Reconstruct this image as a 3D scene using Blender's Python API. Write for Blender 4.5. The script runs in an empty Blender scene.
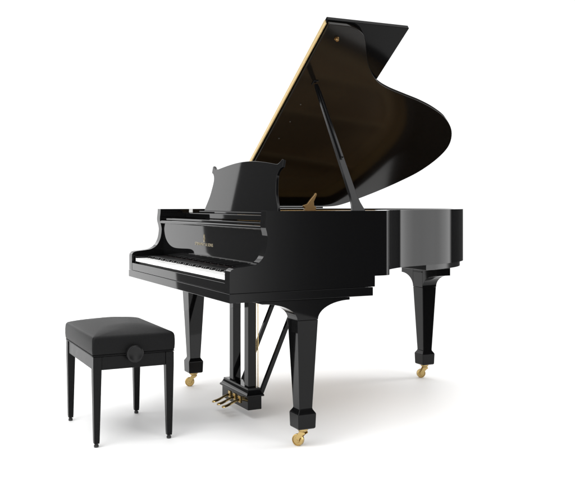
import bpy, bmesh, math, random
from mathutils import Vector, Matrix
random.seed(4)
S = bpy.context.scene
COL = S.collection
R = math.radians

# ------------------------------------------------------------------ materials
def nodes(m):
    m.use_nodes = True
    nt = m.node_tree
    return nt, nt.nodes['Principled BSDF']

def mat(name, col, rough=.4, metal=0, coat=0, ior=1.5, bump=0, bscale=60, rvar=0, spec=.5):
    m = bpy.data.materials.new(name)
    nt, b = nodes(m)
    b.inputs['Base Color'].default_value = (*col, 1)
    b.inputs['Roughness'].default_value = rough
    b.inputs['Metallic'].default_value = metal
    b.inputs['IOR'].default_value = ior
    b.inputs['Specular IOR Level'].default_value = spec
    b.inputs['Coat Weight'].default_value = coat
    b.inputs['Coat Roughness'].default_value = .03
    if bump or rvar:
        tc = nt.nodes.new('ShaderNodeTexCoord')
        n = nt.nodes.new('ShaderNodeTexNoise')
        n.inputs['Scale'].default_value = bscale
        n.inputs['Detail'].default_value = 4
        nt.links.new(tc.outputs['Object'], n.inputs['Vector'])
        if bump:
            bp = nt.nodes.new('ShaderNodeBump')
            bp.inputs['Strength'].default_value = bump
            bp.inputs['Distance'].default_value = .002
            nt.links.new(n.outputs['Fac'], bp.inputs['Height'])
            nt.links.new(bp.outputs['Normal'], b.inputs['Normal'])
        if rvar:
            mr = nt.nodes.new('ShaderNodeMapRange')
            mr.inputs['To Min'].default_value = max(0, rough - rvar)
            mr.inputs['To Max'].default_value = rough + rvar
            nt.links.new(n.outputs['Fac'], mr.inputs['Value'])
            nt.links.new(mr.outputs['Result'], b.inputs['Roughness'])
    return m

LACQ = mat('black_lacquer', (.0035, .0035, .0037), .030, rvar=.012, bscale=6, spec=.19)
LACQ_SOFT = mat('black_lacquer_satin', (.004, .004, .0042), .16, rvar=.04, bscale=12, spec=.25)
LIDM = mat('lid_lacquer', (.0068, .0056, .0045), .13, rvar=.03, bscale=5, spec=.20)
FLAPM = mat('flap_lacquer', (.0035, .0035, .0036), .10, rvar=.02, bscale=5, spec=.08)
SATIN = mat('bench_paint', (.0045, .0045, .0047), .28, rvar=.04, bscale=20, spec=.11)
KNOBM = mat('knob_paint', (.008, .008, .0082), .26, spec=.2)
LEATHER = mat('bench_leather', (.0085, .0085, .0087), .40, bump=.6, bscale=260, spec=.07)
BRASS = mat('brass', (.50, .36, .15), .25, metal=1, rvar=.12, bscale=45)
BRASS_LIGHT = mat('brass_strip', (.84, .65, .34), .42, metal=.75, rvar=.05, bscale=40)
GILT = mat('gilt_letters', (.66, .56, .36), .3, metal=1)
STEEL = mat('steel', (.75, .75, .74), .25, metal=1)
IVORY = mat('white_key', (.93, .93, .92), .22)
EBONY = mat('black_key', (.006, .006, .006), .3)
PLATE = mat('iron_plate_bronze', (.85, .60, .30), .45, metal=.3, rvar=.08, bscale=50)
SPRUCE = mat('soundboard', (.66, .43, .20), .4)
VENEER = mat('inner_veneer', (.50, .33, .12), .35)
FELT = mat('dark_felt', (.02, .006, .006), .95)
MATTE_WHITE = mat('matte_white', (.82, .82, .80), .8)
RUBBER = mat('foot_rubber', (.012, .012, .012), .6)

# ------------------------------------------------------------------ mesh helpers
def link(name, bm, m, parent=None, bevel=0, smooth=True, seg=2, ang=35):
    bmesh.ops.recalc_face_normals(bm, faces=bm.faces)
    me = bpy.data.meshes.new(name)
    bm.to_mesh(me); bm.free()
    me.materials.append(m)
    if smooth:
        me.shade_smooth()
        me.set_sharp_from_angle(angle=R(ang))
    o = bpy.data.objects.new(name, me)
    COL.objects.link(o)
    if parent: o.parent = parent
    if bevel:
        b = o.modifiers.new('bevel', 'BEVEL')
        b.width = bevel; b.segments = seg; b.limit_method = 'ANGLE'; b.angle_limit = R(ang)
        b.harden_normals = True
    return o

def box(bm, x0, x1, y0, y1, z0, z1):
    v = [bm.verts.new((x, y, z)) for z in (z0, z1) for y in (y0, y1) for x in (x0, x1)]
    for f in ((0,1,3,2),(4,6,7,5),(0,4,5,1),(2,3,7,6),(0,2,6,4),(1,5,7,3)):
        bm.faces.new([v[i] for i in f])

def prism(bm, pts, axis, a, b):
    def P(p, t):
        if axis == 'x': return (t, p[0], p[1])
        if axis == 'y': return (p[0], t, p[1])
        return (p[0], p[1], t)
    A = [bm.verts.new(P(p, a)) for p in pts]
    B = [bm.verts.new(P(p, b)) for p in pts]
    bm.faces.new(A); bm.faces.new(B[::-1])
    n = len(pts)
    for i in range(n):
        bm.faces.new((A[i], A[(i+1) % n], B[(i+1) % n], B[i]))

def loft(bm, rings, cap=True):
    V = [[bm.verts.new(p) for p in r] for r in rings]
    n = len(V[0])
    for a, b in zip(V, V[1:]):
        for i in range(n):
            bm.faces.new((a[i], a[(i+1) % n], b[(i+1) % n], b[i]))
    if cap:
        bm.faces.new(V[0][::-1]); bm.faces.new(V[-1])

def rect(cx, cy, hx, hy, z):
    return [(cx-hx, cy-hy, z), (cx+hx, cy-hy, z), (cx+hx, cy+hy, z), (cx-hx, cy+hy, z)]

def circ(c, r, axis, t, n=24):
    out = []
    for i in range(n):
        a = 2*math.pi*i/n
        u, v = r*math.cos(a), r*math.sin(a)
        if axis == 'x': out.append((t, c[0]+u, c[1]+v))
        elif axis == 'y': out.append((c[0]+u, t, c[1]+v))
        else: out.append((c[0]+u, c[1]+v, t))
    return out

def lathe(bm, c, prof, axis='z', n=28):
    loft(bm, [circ(c, r, axis, t, n) for t, r in prof])

def tube(bm, p, q, r, n=12, r2=None):
    p, q = Vector(p), Vector(q)
    d = (q-p).normalized()
    u = d.orthogonal().normalized(); v = d.cross(u)
    r2 = r if r2 is None else r2
    loft(bm, [[tuple(c+u*rr*math.cos(2*math.pi*i/n)+v*rr*math.sin(2*math.pi*i/n)) for i in range(n)] for c, rr in ((p, r), (q, r2))])

def bar(bm, p, q, w, h, up=(0, 0, 1), w2=None, h2=None):
    p, q = Vector(p), Vector(q)
    d = (q-p).normalized()
    s = d.cross(Vector(up)).normalized(); t = s.cross(d)
    w2 = w2 or w; h2 = h2 or h
    loft(bm, [[tuple(c+s*a*ww/2+t*b*hh/2) for a, b in ((-1,-1),(1,-1),(1,1),(-1,1))] for c, ww, hh in ((p, w, h), (q, w2, h2))])

def catmull(P, n=8):
    out = []
    Q = [P[0]] + list(P) + [P[-1]]
    for i in range(1, len(Q)-2):
        p0, p1, p2, p3 = [Vector(Q[k]) for k in (i-1, i, i+1, i+2)]
        for j in range(n):
            t = j/n
            out.append(tuple(.5*((2*p1)+(-p0+p2)*t+(2*p0-5*p1+4*p2-p3)*t*t+(-p0+3*p1-3*p2+p3)*t**3)))
    out.append(tuple(P[-1]))
    return out

def offset_open(P, d):
    """offset an open 2-D path to its left by d"""
    out = []
    for i, p in enumerate(P):
        a = Vector(P[max(i-1, 0)]); b = Vector(P[min(i+1, len(P)-1)])
        t = (b-a).normalized()
        out.append((p[0]-t.y*d, p[1]+t.x*d))
    return out

# ------------------------------------------------------------------ plan of the case (metres; x bass to treble, y keyboard to tail)
CURVE = [(1.463,.70),(1.459,.725),(1.447,.765),(1.424,.803),(1.386,.836),(1.327,.870),(1.257,.912),(1.199,.957),
         (1.145,1.008),(1.103,1.064),(1.065,1.145),(1.026,1.26),(.984,1.387),(.932,1.509),(.862,1.628),(.757,1.735),
         (.63,1.794),(.504,1.786),(.373,1.729),(.269,1.642),(.174,1.543),(.089,1.439),(.030,1.355),(.006,1.300),(0,1.24)]
CURVE = catmull(CURVE, 6)          # outline of the lid, treble to bass
RIM = catmull([(1.455,.712),(1.4546,.730),(1.451,.748),(1.4425,.7645),(1.424,.779),(1.398,.791),(1.368,.806),(1.325,.829),(1.268,.862),(1.212,.905),
       (1.170,.949),(1.133,.998),(1.103,1.043),(1.079,1.090),(1.058,1.142),(1.0395,1.197),(1.019,1.262),(.997,1.331),(.975,1.398),(.948,1.464),
       (.9135,1.530),(.874,1.592),(.824,1.651),(.763,1.704),(.693,1.745),(.615,1.771),(.53,1.774),(.452,1.752),(.375,1.706),(.282,1.626),(.190,1.532),
       (.108,1.434),(.048,1.348),(.016,1.285),(.004,1.22)], 5)      # outer face of the rim, the lid laps over it

piano = bpy.data.objects.new('grand_piano', None); COL.objects.link(piano)
piano['label'] = 'glossy black grand piano with its lid propped open and brass casters'
piano['category'] = 'piano'

# rim with its two scrolled arms as one bent wall
ARM = catmull([(-.007,.673),(-.007,.71),(-.007,.748),(-.002,.765),(.018,.775),(.066,.780),(.106,.787),(.135,.806),(.155,.842),
       (.163,.888),(.160,.915),(.154,.938),(.153,.958),(.156,.985),(.157,1.007)], 5)[10:]
def rim_wall():
    bm = bmesh.new()
    st = []   # outer xy, inner xy, zbottom, ztop, ytop or None
    n = len(ARM)
    T = .052
    for y in (.20, .4, .55, .683): st.append(((1.455, y), (1.455-T, y), .673, 1.007, None))
    st.append(((1.455, .6835), (1.455-T, .6835), .72, 1.007, None))
    inner = offset_open(RIM, T)
    inner[0] = (1.455-T, .712); inner[-1] = (.004+T, 1.22)
    for o, i_ in zip(RIM, inner): st.append((o, i_, .72, 1.007, None))
    st.append(((.004, .6835), (.004+T, .6835), .72, 1.007, None))
    for y in (.683, .55, .4, .20): st.append(((.004, y), (.004+T, y), .673, 1.007, None))
    V = []
    for o, i_, zb, zt, yt in st:
        ob = bm.verts.new((o[0], o[1], zb)); ib = bm.verts.new((i_[0], i_[1], zb))
        ot = bm.verts.new((o[0], o[1] if yt is None else yt, zt)); it = bm.verts.new((i_[0], i_[1] if yt is None else yt, zt))
        V.append((ob, ot, it, ib))
    for a, b in zip(V, V[1:]):
        for k in range(4):
            bm.faces.new((a[k], b[k], b[(k+1) % 4], a[(k+1) % 4]))
    prof = [(.20, .673), (-.007, .673)] + ARM + [(.20, 1.007)]
    for xa, xb in ((1.455, 1.455-T), (.004, .004+T)):
        A = [bm.verts.new((xa, y, z)) for y, z in prof]; B = [bm.verts.new((xb, y, z)) for y, z in prof]
        bm.faces.new(A); bm.faces.new(B)
        for i in range(len(prof)-1):
            bm.faces.new((A[i], A[i+1], B[i+1], B[i]))
    bmesh.ops.remove_doubles(bm, verts=bm.verts, dist=.0002)
    return bm
rim = link('rim', rim_wall(), LACQ, piano, bevel=.0025, ang=40)

# inner rim ledge stepping in below the tail
def ledge(inset, z0, z1, name):
    P = offset_open(RIM, inset)
    P = [p for p in P if p[1] > 1.28]
    bm = bmesh.new(); prism(bm, P, 'z', z0, z1)
    return link(name, bm, LACQ_SOFT, piano, bevel=.002)
ledge(.018, .690, .7195, 'inner_rim')
# key bed band under arms and keyslip
bm = bmesh.new(); box(bm, .001, 1.458, -.009, .672, .634, .6715)
link('key_bed', bm, LACQ, piano, bevel=.002)
bm = bmesh.new(); box(bm, .06, 1.40, .02, .60, .6725, .695)
link('key_bed_board', bm, LACQ_SOFT, piano)
# bottom cover under the tail
# keyslip and key blocks
bm = bmesh.new(); box(bm, .0575, 1.4015, -.006, .006, .6725, .712)
link('keyslip', bm, LACQ, piano, bevel=.002, seg=3)
for x0, x1 in ((.0575, .078), (1.386, 1.4015)):
    bm = bmesh.new(); box(bm, x0, x1, .0075, .170, .697, .748)
    link('key_block', bm, LACQ, piano, bevel=.003)

# keyboard: key frame > 52 white keys, 36 black keys
KX0, KX1 = .0800, 1.3845
bm = bmesh.new(); box(bm, KX0, KX1, .016, .30, .6965, .716)
kf = link('keyboard', bm, EBONY, piano)
kw = (KX1-KX0)/52
wme = None
for i in range(52):
    if wme is None:
        bm = bmesh.new(); box(bm, .0003, kw-.0003, .008, .184, .7215, .7388)
        o = link('white_key', bm, IVORY, kf, bevel=.0007); wme = o
    else:
        o = wme.copy(); COL.objects.link(o); o.parent = kf
    o.location = (KX0+i*kw, 0, random.uniform(-.0003, .0003))
bme = None
for i in range(51):
    if i % 7 in (1, 4): continue      # keyboard starts on A: no black key after B and E
    if bme is None:
        bm = bmesh.new()
        loft(bm, [rect(0, .1155, .0060, .0475, .7390), rect(0, .1175, .0052, .0465, .7475), rect(0, .1195, .0045, .0445, .7495)])
        o = link('black_key', bm, EBONY, kf, bevel=.0012); bme = o
    else:
        o = bme.copy(); COL.objects.link(o); o.parent = kf
    o.location = (KX0+(i+1)*kw, 0, 0)
bm = bmesh.new(); box(bm, KX0, KX1, .1700, .1715, .7392, .7480)
link('key_felt', bm, FELT, piano)

# fallboard with rounded top rail, gilt lettering and lyre emblem
fb_prof = [(y+.018, z) for y, z in [(.1600,.7500),(.1565,.7500),(.1552,.7560),(.1545,.800),(.1535,.850),(.1530,.900),(.1525,.9265),(.1600,.9265)]]
bm = bmesh.new()
prism(bm, fb_prof + [(.196,.9265),(.196,.7500)], 'x', .0575, 1.4015)
fall = link('fallboard', bm, LACQ, piano, ang=20)
bm = bmesh.new()
lip = [(.186,.9275)] + [(.160-.006*math.sin(a), .9360-.0085*math.cos(a)) for a in [R(k) for k in range(0, 181, 15)]] + [(.186,.9445)]
prism(bm, lip, 'x', .0575, 1.4015)
link('fallboard_rail', bm, LACQ, fall, ang=40)
bm = bmesh.new(); box(bm, .0575, 1.4015, .172, .30, .9455, .957)
link('fallboard_cover', bm, LACQ, piano, bevel=.003, seg=3)

def text_mesh(body, size, ext):
    c = bpy.data.curves.new('t', 'FONT'); c.body = body; c.size = size; c.extrude = ext
    c.align_x = 'CENTER'; c.resolution_u = 3; c.space_character = 1.12; c.offset = .0
    o = bpy.data.objects.new('t', c); COL.objects.link(o)
    bpy.context.view_layer.update()
    dg = bpy.context.evaluated_depsgraph_get()
    me = bpy.data.meshes.new_from_object(o.evaluated_get(dg))
    bpy.data.objects.remove(o)
    return me
me = text_mesh('STEINWAY & SONS', .0215, .0003)
xs = [v.co.x for v in me.vertices]; w = max(xs)-min(xs)
me.materials.clear(); me.materials.append(GILT)
for v in me.vertices:
    v.co.x *= .245/w
lt = bpy.data.objects.new('gilt_lettering', me); COL.objects.link(lt); lt.parent = fall
lt.rotation_euler = (R(90), 0, 0); lt.location = (.694, .1712, .8295)
# lyre emblem: base, two curved arms, crossbar, strings
bm = bmesh.new()
def flat(bm, pts): prism(bm, pts, 'y', -.0004, .0004)
def ribbon(bm, P, w):
    for a, b in zip(P, P[1:]):
        a, b = Vector(a), Vector(b); t = (b-a).normalized(); n = Vector((-t.y, t.x))*w/2
        prism(bm, [tuple(a-n), tuple(b-n), tuple(b+n), tuple(a+n)], 'y', -.0004, .0004)
for s in (-1, 1):
    ribbon(bm, catmull([(s*.002, .004), (s*.009, .008), (s*.0105, .015), (s*.006, .022), (s*.005, .029), (s*.0085, .034)], 4), .0024)
    ribbon(bm, [(s*.002, .007), (s*.002, .028)], .0010)
ribbon(bm, [(-.0075, .0285), (.0075, .0285)], .0020)
ribbon(bm, [(0, .007), (0, .039)], .0012)
ribbon(bm, [(-.0085, .001), (.0085, .001)], .0024)
ribbon(bm, [(-.004, .004), (.004, .004)], .0026)
em = link('lyre_emblem', bm, GILT, fall, smooth=False)
em.location = (.701, .1704, .8500)

# music shelf and desk
bm = bmesh.new(); box(bm, .058, 1.401, .302, .60, .9575, .984)
link('music_shelf', bm, LACQ, piano, bevel=.003, seg=3)
bm = bmesh.new()
box(bm, .235, 1.225, .318, .350, .9845, .9965)
desk_ledge = link('desk_ledge', bm, LACQ, piano, bevel=.003, seg=3)
half = [(.462, 0), (.455, .018), (.436, .045), (.412, .085), (.400, .120), (.392, .150), (.392, .172), (.402, .190),
        (.418, .203), (.437, .209), (.437, .243), (.424, .247), (.412, .240), (.398, .232), (.380, .226), (.355, .227)]
halfc = catmull(half[:9], 4) + half[9:11] + catmull(half[11:], 4)
top = [(.355*math.cos(R(a)), .227 + (.262-.227)*math.sin(R(a))**1.0) for a in range(0, 91, 6)][1:]
# broad arched top between the two horns
top = [(.355-.355*k/14, .227+.027*math.sin(math.pi/2*k/14)) for k in range(1, 15)]
hr = halfc + top
out = hr + [(-x, z) for x, z in hr[::-1][1:]]
bm = bmesh.new(); prism(bm, out, 'y', 0, .014)
desk = link('music_desk', bm, LACQ, piano, bevel=.0035, seg=2, ang=30)
desk.location = (.730, .336, .9970); desk.rotation_euler = (R(-9.5), 0, 0)
bm = bmesh.new(); box(bm, .0565, .0600, .325, .345, .9865, 1.0060)
link('white_plate', bm, MATTE_WHITE, piano)  # added plain white plate for a small white square on the bass wall

# interior: soundboard, bronze plate, struts, strings
def inner_poly(d):
    P = offset_open(RIM, d)
    return [(1.455-d, .42)] + P[1:-1] + [(.004+d, .42)]
bm = bmesh.new(); prism(bm, inner_poly(.0525), 'z', .855, .865)
link('soundboard', bm, SPRUCE, piano)
bm = bmesh.new()
V1 = offset_open(RIM, .0525)[1:-1]; V1 = [(1.4025, .62)] + V1 + [(.0565, .62)]
V2 = offset_open(RIM, .0545)[1:-1]; V2 = [(1.4005, .62)] + V2 + [(.0585, .62)]
for i in range(len(V1)-1):
    q = [bm.verts.new((p[0], p[1], z)) for z in (.886, .998) for p in (V1[i], V1[i+1], V2[i+1], V2[i])]
    for f in ((3,2,6,7), (4,5,6,7)): bm.faces.new([q[k] for k in f])
bmesh.ops.remove_doubles(bm, verts=bm.verts, dist=.0002)
link('inner_veneer', bm, VENEER, piano)
bm = bmesh.new()
A = inner_poly(.0555); B = inner_poly(.135)
n = len(A)
for z in (.872, .884):
    pass
Va = [[bm.verts.new((x, y, z)) for x, y in P] for P, z in ((A, .872), (A, .884), (B, .884), (B, .872))]
for k in range(4):
    a, b = Va[k], Va[(k+1) % 4]
    for i in range(n-1):
        bm.faces.new((a[i], a[i+1], b[i+1], b[i]))
bm.faces.new([Va[k][0] for k in range(4)]); bm.faces.new([Va[k][-1] for k in (3, 2, 1, 0)])
plate = link('iron_plate', bm, PLATE, piano)
bm = bmesh.new(); box(bm, .058, 1.400, .44, .60, .885, .897)
link('tuning_pin_web', bm, PLATE, plate, bevel=.002)
for (xa, ya, xb, yb) in ((.33,.6005,.22,1.45),(.60,.6005,.50,1.64),(.83,.6005,.74,1.56),(1.07,.6005,.94,1.24),(1.25,.6005,1.16,.93)):
    bm = bmesh.new(); bar(bm, (xa, ya, .905), (xb, yb, .905), .022, .035)
    link('plate_strut', bm, PLATE, plate, bevel=.004)
bm = bmesh.new()
for i in range(110):
    x = .10 + i*(1.26/109)
    # string fan leans towards the bass
    xe = x-.10 if i > 24 else x+.42
    # end of speaking length on the far rim
    yend = 1.55 if i <= 24 else min(1.62, max(.74, 1.66-(x-.3)*.92))
    z = .912 if i <= 24 else .902
    p, q = Vector((x, .61, z)), Vector((min(xe, 1.3), yend, z))
    r = .0016 if i <= 24 else .0007
    bar(bm, p, q, r, r)
strings = link('strings', bm, mat('string_wire', (.55, .42, .28), .35, metal=1), piano, smooth=False)
strings['kind'] = 'stuff'
bm = bmesh.new()
for i in range(70):
    x = .12 + i*(1.18/69)
    box(bm, x, x+.009, .66, .70, .916, .935)
link('damper_row', bm, LACQ_SOFT, piano, smooth=False)['kind'] = 'stuff'
# added brass piece giving the gold shape above the rim behind the desk
bm = bmesh.new()
pr = [(.668,.960),(.740,.960),(.738,1.010),(.742,1.020),(.728,1.026),(.727,1.048),(.735,1.062),(.744,1.082),(.742,1.091),(.735,1.092),
      (.729,1.082),(.714,1.066),(.700,1.050),(.688,1.036),(.668,1.030),(.666,1.022),(.676,1.016),(.674,1.010)]
prism(bm, pr, 'x', .790, .806)
box(bm, .785, .811, .655, .750, .8975, .9600)
link('brass_piece', bm, mat('aged_brass', (.24, .155, .07), .34, metal=1, rvar=.1, bscale=60), piano, bevel=.003)

# lid on its hinge line, opened 35.5 degrees
TH = 35.5
hinge_z = 1.017
LIDP = [(1.463, .602)] + CURVE + [(0, .602)]
bm = bmesh.new(); prism(bm, LIDP, 'z', 0, .021)
lid = link('lid', bm, LIDM, piano, bevel=.003, seg=3, ang=40)
lid.location = (0, 0, hinge_z); lid.rotation_euler = (0, -R(TH), 0)
bm = bmesh.new(); box(bm, .004, 1.470, .5975, 1.050, .0235, .0435)
link('lid_flap', bm, FLAPM, lid, bevel=.002, seg=2)
bm = bmesh.new(); box(bm, .010, 1.452, .5935, .5970, .0165, .0405)
link('piano_hinge', bm, BRASS_LIGHT, lid)
bm = bmesh.new(); tube(bm, (.010, .5935, .0225), (1.452, .5935, .0225), .0026, 10)
link('hinge_pin', bm, BRASS_LIGHT, lid)
# small fittings on the underside
bm = bmesh.new(); lathe(bm, (1.382, .677), [(-.016,.003),(-.015,.0075),(-.011,.009),(-.008,.005),(-.0022,.006),(-.0018,.012),(-.0005,.012)])
link('lid_catch', bm, bpy.data.materials['aged_brass'], lid)
for X, Y in ((.912,.682),(.776,.677),(.637,.667)):
    bm = bmesh.new(); lathe(bm, (X, Y), [(-.004,.002),(-.003,.0035),(-.0005,.004)], n=14)
    link('bumper', bm, mat('bumper_rubber', (.05,.045,.04), .5), lid)
# prop cup on lid underside
bm = bmesh.new(); box(bm, 1.060, 1.095, .680, .708, -.006, -.0005)
link('prop_cup', bm, LACQ_SOFT, lid, bevel=.003)
# long hinge at the bass edge
bm = bmesh.new(); tube(bm, (-.004, .62, 1.0125), (-.004, 1.22, 1.0125), .005, 12)
link('lid_hinge', bm, LACQ, piano)

# lid prop
d = Vector((math.cos(R(TH)), 0, math.sin(R(TH))))
ptop = Vector((0, .695, hinge_z)) + d*1.078 + Vector((math.sin(R(TH)), 0, -math.cos(R(TH))))*.014
pbase = Vector((1.375, .652, .985))
mid = pbase.lerp(ptop, .42)
bm = bmesh.new()
U = (0, 1, 0)
loftpts = []
ax = (ptop-pbase).normalized(); sd = ax.cross(Vector(U)).normalized()
def psec(c, wy, wx): return [tuple(c+Vector(U)*a*wy/2+sd*b*wx/2) for a, b in ((-1,-1),(1,-1),(1,1),(-1,1))]
loft(bm, [psec(pbase+ax*.0, .070, .020), psec(pbase+ax*.02, .066, .020), psec(pbase+ax*.065, .044, .020), psec(pbase+ax*.11, .034, .019),
          psec(mid, .030, .018), psec(pbase.lerp(ptop, .97), .020, .015), psec(ptop, .016, .012)])
prop = link('lid_prop', bm, LACQ_SOFT, piano, bevel=.002)
bm = bmesh.new()
c2 = pbase.lerp(ptop, .40) - sd*.0
box_c = psec(c2-sd*.016+ax*0, .012, .010); box_d = psec(pbase.lerp(ptop, .93)-sd*.013, .010, .008)
loft(bm, [box_c, box_d]); link('short_prop', bm, LACQ_SOFT, prop, bevel=.001)
for t in (.40, .42):
    bm = bmesh.new(); c = pbase.lerp(ptop, t); tube(bm, c-sd*.011, c-sd*.0125, .004, 12)
    link('prop_screw', bm, STEEL, prop)
bm = bmesh.new(); box(bm, 1.350, 1.400, .610, .700, .960, .992)
link('prop_bracket', bm, LACQ_SOFT, piano, bevel=.004)

# ------------------------------------------------------------------ legs with casters
def leg_body(name, cx, cy, ztop, flare, zplate, lip=.012):
    """flare: dict side->reach of the curved bracket on that side"""
    bm = bmesh.new()
    h = .049
    loft(bm, [rect(cx, cy, .036, .036, .0800), rect(cx, cy, .041, .041, .0845), rect(cx, cy, .043, .043, .1400),
              rect(cx, cy, .043, .043, .1460), rect(cx, cy, .0325, .0325, .1620), rect(cx, cy, .031, .031, .1680), rect(cx, cy, h, h, ztop-.070)])
    lg = link('leg', bm, LACQ, piano, bevel=.0025, ang=25)
    lg.name = 'leg'
    # bracket block
    zt = zplate
    zb = ztop-.0695
    def curve(reach):
        if reach <= h: return [(h, zb)]
        pts = []
        H = zt-lip-zb
        for k in range(0, 13):
            a = R(90*k/12)
            pts.append((h + (reach-h)*(1-math.cos(a)), zb + H*math.sin(a)))
        return pts
    bm = bmesh.new()
    if 'y' in flare:
        l = curve(flare['y'][0]); r = curve(flare['y'][1])
        P = [(cy+a, z) for a, z in r] + [(cy+flare['y'][1], zt-.0005)] + [(cy-flare['y'][0], zt-.0005)] + [(cy-a, z) for a, z in l[::-1]]
        prism(bm, P, 'x', cx-h, cx+h)
    b1 = link('bracket', bm, LACQ, lg, bevel=.002, ang=30)
    if 'x' in flare:
        for s, rch in ((-1, flare['x'][0]), (1, flare['x'][1])):
            if not rch: continue
            c = curve(rch)
            P = [(cx+s*(h+.0005), zb)] + [(cx+s*a, z) for a, z in c[1:]] + [(cx+s*rch, zt-.0005), (cx+s*(h+.0005), zt-.0005)]
            bm = bmesh.new(); prism(bm, P, 'y', cy-h, cy+h)
            link('bracket', bm, LACQ, lg, bevel=.002, ang=30)
    return lg

def caster(lg, cx, cy, ang):
    """brass caster; ang = heading of the wheel"""
    M = Matrix.Translation((cx, cy, 0)) @ Matrix.Rotation(ang, 4, 'Z')
    bm = bmesh.new()
    lathe(bm, (0, 0), [(.0640,.014),(.0655,.019),(.0700,.020),(.0715,.024),(.0795,.024)], n=28)   # socket plate
    # fork: two cheeks arching from the swivel to the axle
    for s in (-1, 1):
        P = [(.016,.0645),(-.010,.0645),(-.026,.040),(-.030,.026),(-.026,.0195),(-.019,.0185),(-.012,.024),(-.006,.036),(.008,.050),(.018,.056)]
        y0 = s*.0125
        A = [(x, z) for x, z in P]
        prism(bm, A, 'y', min(y0, y0+s*.0035), max(y0, y0+s*.0035))
    for v in bm.verts: v.co = M @ v.co
    ca = link('caster', bm, BRASS, lg, bevel=.0012)
    bm = bmesh.new()
    r = .0262
    prof = [(-.0105,.006),(-.0105,.012),(-.0075,.0135),(-.0075,.0205),(-.0105,.0218),(-.0095,.0250),(-.006,r),(.006,r),(.0095,.0250),(.0105,.0218),(.0075,.0205),(.0075,.0135),(.0105,.012),(.0105,.006)]
    lathe(bm, (-.022, r), prof, axis='y', n=36)
    for v in bm.verts: v.co = M @ v.co
    wh = link('wheel', bm, BRASS, lg)
    bm = bmesh.new(); tube(bm, (-.022, -.018, r), (-.022, .018, r), .0042, 14)
    for v in bm.verts: v.co = M @ v.co
    link('axle', bm, BRASS, lg)

lr = leg_body('leg', 1.404, .352, .615, {'y': (.215, .205), 'x': (.13, 0)}, .6335)
caster(lr, 1.404, .352, R(35))
ll = leg_body('leg', .056, .352, .615, {'y': (.215, .205), 'x': (0, .13)}, .6335)
caster(ll, .056, .352, R(60))
lt_ = leg_body('leg', .435, 1.672, .612, {'y': (.049, .100), 'x': (.17, .185)}, .6895, .070)
caster(lt_, .435, 1.672, R(70))
# dark lock slot in the tail bracket
bm = bmesh.new(); box(bm, .392, .478, 1.6205, 1.6228, .6290, .6370)
link('bracket_slot', bm, RUBBER, lt_)
# ------------------------------------------------------------------ pedal lyre
bm = bmesh.new()
box(bm, .572, .900, .318, .390, .047, .1100)
lyre = link('pedal_box', bm, LACQ, piano, bevel=.0025)
bm = bmesh.new()
cx, cy = .736, .354
loft(bm, [rect(cx, cy, .174, .046, .1105), rect(cx, cy, .174, .046, .1190), rect(cx, cy, .166, .040, .1240), rect(cx, cy, .158, .034, .1370),
          rect(cx, cy, .155, .032, .1430), rect(cx, cy, .155, .032, .1500)])
link('pedal_box_cap', bm, LACQ, lyre, bevel=.002)
for x in (.655, .843):
    bm = bmesh.new(); box(bm, x-.0245, x+.0245, .334, .376, .1505, .6335)
    link('lyre_post', bm, LACQ, piano, bevel=.002)
bm = bmesh.new(); box(bm, .600, .872, .322, .390, .616, .6335)
link('lyre_top_block', bm, LACQ, piano, bevel=.002)
for x in (.625, .862):
    bm = bmesh.new(); bar(bm, (x, .402, .112), (x, .640, .655), .020, .020)
    link('lyre_brace', bm, LACQ, piano, bevel=.0015)
for x in (.712, .738, .764):
    bm = bmesh.new(); tube(bm, (x, .432, .075), (x, .432, .6335), .0024, 10)
    link('pedal_rod', bm, BRASS, piano)
bm = bmesh.new(); box(bm, .672, .784, .3905, .438, .060, .0745)
link('pedal_lever', bm, LACQ_SOFT, lyre)
for x in (.676, .740, .804):
    bm = bmesh.new()
    R_ = []
    for y, w, z, t in ((.3175,.0085,.080,.0060),(.302,.0085,.079,.0060),(.285,.0095,.073,.0058),(.265,.0125,.064,.0056),(.248,.0155,.058,.0056),(.234,.0155,.055,.0052),(.226,.0115,.0535,.0046),(.223,.005,.0535,.003)):
        ring = []
        for k in range(14):
            a = 2*math.pi*k/14
            ring.append((x+w*math.cos(a), y, z+t*math.sin(a)))
        R_.append(ring)
    loft(bm, R_)
    pd = link('pedal', bm, BRASS, piano)
    bm = bmesh.new(); box(bm, x-.0135, x+.0135, .3130, .3175, .0660, .0990)
    link('pedal_slot_plate', bm, BRASS, pd, bevel=.001)

# ------------------------------------------------------------------ bench
bench = bpy.data.objects.new('piano_bench', None); COL.objects.link(bench)
bench['label'] = 'black leather topped piano bench with a round adjusting knob'
bench['category'] = 'bench'
bench.location = (.775, -.281, 0)
HX, HY = .272, .182
def rrect(hx, hy, r, z, n=8):
    out = []
    for sx, sy, a0 in ((1, 1, 0), (-1, 1, 90), (-1, -1, 180), (1, -1, 270)):
        for k in range(n+1):
            a = R(a0+90*k/n)
            out.append((sx*(hx-r)+r*math.cos(a), sy*(hy-r)+r*math.sin(a), z))
    return out
def rr(i, z, r=.016): return rrect(HX-i, HY-i, min(.010+i*.95, (HY-i)*.9), z)
bm = bmesh.new()
loft(bm, [rr(.006,.3925), rr(.001,.394), rr(-.001,.400), rr(-.002,.418), rr(-.002,.440), rr(-.001,.456), rr(.0005,.4630), rr(.003,.4680),
          rr(.007,.4715), rr(.014,.4745), rr(.030,.4800), rr(.050,.4855), rr(.078,.4915), rr(.108,.4963), rr(.138,.4995), rr(.162,.5010), rr(.1795,.5015)])
cush = link('cushion', bm, LEATHER, bench, ang=60)
bm = bmesh.new()
loft(bm, [rr(.0045,.3865), rr(.0005,.3875), rr(-.0010,.3900), rr(.0005,.3920), rr(.0045,.3925)])
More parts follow.
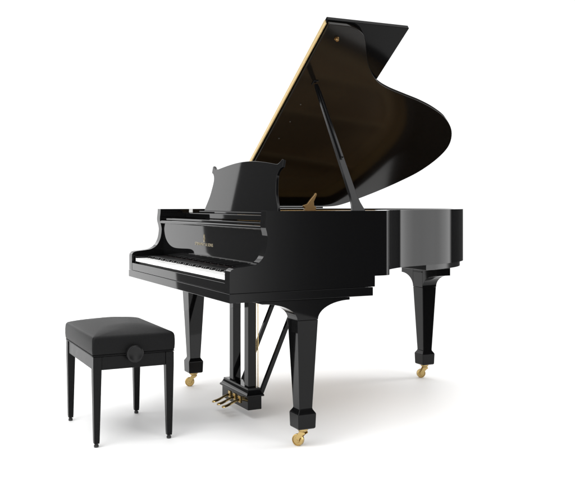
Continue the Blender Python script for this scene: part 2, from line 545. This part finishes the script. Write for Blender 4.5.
link('welt', bm, LEATHER, cush, ang=60)
def apron(x0, x1, y0, y1):
    bm = bmesh.new(); box(bm, x0, x1, y0, y1, .328, .3855)
    link('apron', bm, SATIN, bench, bevel=.002)
L = .040
apron(-HX+L, HX-L, -HY+.007, -HY+.025); apron(-HX+L, HX-L, HY-.025, HY-.007)
apron(-HX+.007, -HX+.025, -HY+L, HY-L); apron(HX-.025, HX-.007, -HY+L, HY-L)
bm = bmesh.new(); box(bm, -HX+.026, HX-.026, -HY+.026, HY-.026, .375, .3855)
link('seat_board', bm, SATIN, bench)
first = None
for sx in (-1, 1):
    for sy in (-1, 1):
        # outer faces stay upright, inner faces taper
        ox, oy = sx*(HX-.003), sy*(HY-.003)
        def ring(w, z, off=0):
            xs = sorted((ox-sx*off, ox-sx*(w+off))); ys = sorted((oy-sy*off, oy-sy*(w+off)))
            return [(xs[0], ys[0], z), (xs[1], ys[0], z), (xs[1], ys[1], z), (xs[0], ys[1], z)]
        bm = bmesh.new()
        loft(bm, [ring(.022, .016, .0065), ring(.024, .030, .0055), ring(.0365, .325), ring(.037, .3855)])
        lg = link('leg', bm, SATIN, bench, bevel=.0015, ang=60)
        bm = bmesh.new()
        c = (ox-sx*.0175, oy-sy*.0175)
        lathe(bm, c, [(0, .0085), (.002, .0100), (.010, .0100), (.0105, .007), (.0155, .007)], n=20)
        link('foot', bm, RUBBER, lg)
# adjusting knobs at both ends
for s in (1, -1):
    bm = bmesh.new()
    c = (-.006, .3930)
    pf = [(.2655,.012),(.268,.014),(.2785,.0145),(.2790,.0325),(.2810,.0350),(.3010,.0370),(.3040,.0362),(.3062,.0335),(.3068,.0290),(.3058,.0270),(.3058,.0003)]
    lathe(bm, c, [(s*t, r) for t, r in pf], axis='x', n=44)
    link('knob', bm, KNOBM, bench)

# ------------------------------------------------------------------ studio floor
fm = bpy.data.materials.new('white_floor')
nt, b = nodes(fm)
b.inputs['Base Color'].default_value = (.93, .93, .928, 1)
b.inputs['Roughness'].default_value = .55
b.inputs['Specular IOR Level'].default_value = .25
bm = bmesh.new()
v = [bm.verts.new(p) for p in ((-3.2, -2.8, 0), (5.6, -2.8, 0), (5.6, 2.35, 0), (-3.2, 2.35, 0))]
bm.faces.new(v)
fl = link('floor', bm, fm, smooth=False)
fl['kind'] = 'structure'

# ------------------------------------------------------------------ light: white surround, side softbox, added overhead fill
W = bpy.data.worlds.new('World'); S.world = W; W.use_nodes = True
nt = W.node_tree; N = nt.nodes; K = nt.links
for n_ in list(N): N.remove(n_)
outn = N.new('ShaderNodeOutputWorld'); bg = N.new('ShaderNodeBackground'); K.new(bg.outputs[0], outn.inputs[0])
tc = N.new('ShaderNodeTexCoord'); sep = N.new('ShaderNodeSeparateXYZ'); K.new(tc.outputs['Generated'], sep.inputs[0])
def M(op, a, b=None, c=None):
    m = N.new('ShaderNodeMath'); m.operation = op
    for i, v in enumerate((a, b, c)):
        if v is None: continue
        if isinstance(v, (int, float)): m.inputs[i].default_value = v
        else: K.new(v, m.inputs[i])
    return m.outputs[0]
az = M('ARCTAN2', sep.outputs['Y'], sep.outputs['X'])            # -pi..pi
azd = M('MULTIPLY', az, 180/math.pi)
azd = M('MODULO', M('ADD', azd, 420), 360)                        # azimuth + 60
azf = M('DIVIDE', azd, 360)
ramp = N.new('ShaderNodeValToRGB'); K.new(azf, ramp.inputs[0])
SC = 4.0
KEYS = [(-60,2.0),(-28,2.0),(-14,.2),(-2,.2),(9,1.9),(22,2.5),(24.5,1.15),(26.5,.42),(29,.12),(32,.05),(45,.05),(63,.05),(68,3.4),(74,3.6),(84,4.0),(88,3.9),(91,.10),(130,.10),(131.5,1.15),(189,1.15),(194,.2),(222,.06),(235,.06),(250,2.0)]
cr = ramp.color_ramp
while len(cr.elements) > 1: cr.elements.remove(cr.elements[0])
for i, (a, val) in enumerate(KEYS):
    p = (a+60)/360
    e = cr.elements[0] if i == 0 else cr.elements.new(p)
    e.position = p; c = val/SC; e.color = (c, c, c, 1)
side = M('MULTIPLY', ramp.outputs['Color'], SC)
mr = N.new('ShaderNodeMapRange'); mr.interpolation_type = 'SMOOTHSTEP'
K.new(sep.outputs['Z'], mr.inputs['Value']); mr.inputs['From Min'].default_value = math.sin(R(42)); mr.inputs['From Max'].default_value = math.sin(R(58))
CAP = 2.25
mix = M('ADD', M('MULTIPLY', side, M('SUBTRACT', 1, mr.outputs[0])), M('MULTIPLY', mr.outputs[0], CAP))
lo = N.new('ShaderNodeMapRange'); lo.interpolation_type = 'SMOOTHSTEP'
K.new(sep.outputs['Z'], lo.inputs['Value']); lo.inputs['From Min'].default_value = -math.sin(R(36)); lo.inputs['From Max'].default_value = -math.sin(R(26))
mix = M('MULTIPLY', mix, M('MAXIMUM', lo.outputs[0], .03))
K.new(mix, bg.inputs['Strength'])
bg.inputs['Color'].default_value = (1, 1, 1, 1)
W.cycles.sampling_method = 'MANUAL'; W.cycles.sample_map_resolution = 1024

LEAN = R(6)
def softbox(name, loc, target, sx, sy, radiance):
    l = bpy.data.lights.new(name, 'AREA'); l.shape = 'RECTANGLE'; l.size = sx; l.size_y = sy
    l.energy = radiance*math.pi*sx*sy
    o = bpy.data.objects.new(name, l); COL.objects.link(o)
    o.location = loc
    o.rotation_euler = (Vector(target)-Vector(loc)).to_track_quat('-Z', 'Y').to_euler()
    return o
side_box = softbox('softbox_light', (-4.2, -.94, 1.5), (4.2, -.94, 1.5), 1.3, 3.4, 1.85)
side_box.rotation_euler.rotate_axis('Z', LEAN)
softbox('overhead_fill', (1.9, -1.7, 3.3), (.9, .1, .5), 1.5, 1.5, 4)  # added fill lamp, brightens the keys, bench and front floor

# ------------------------------------------------------------------ camera
cd = bpy.data.cameras.new('camera'); co = bpy.data.objects.new('camera', cd); COL.objects.link(co)
co.location = (4.6765, -1.3419, 1.0401)
co.rotation_euler = (R(90), 0, R(63.6437))
cd.sensor_width = 36; cd.lens = 861.29/575*36
cd.shift_y = -(239-203.04)/575
cd.clip_end = 500
S.camera = co
S.render.engine = 'CYCLES'
S.view_settings.view_transform = 'Standard'; S.view_settings.look = 'None'
S.view_settings.exposure = 0; S.view_settings.gamma = 1
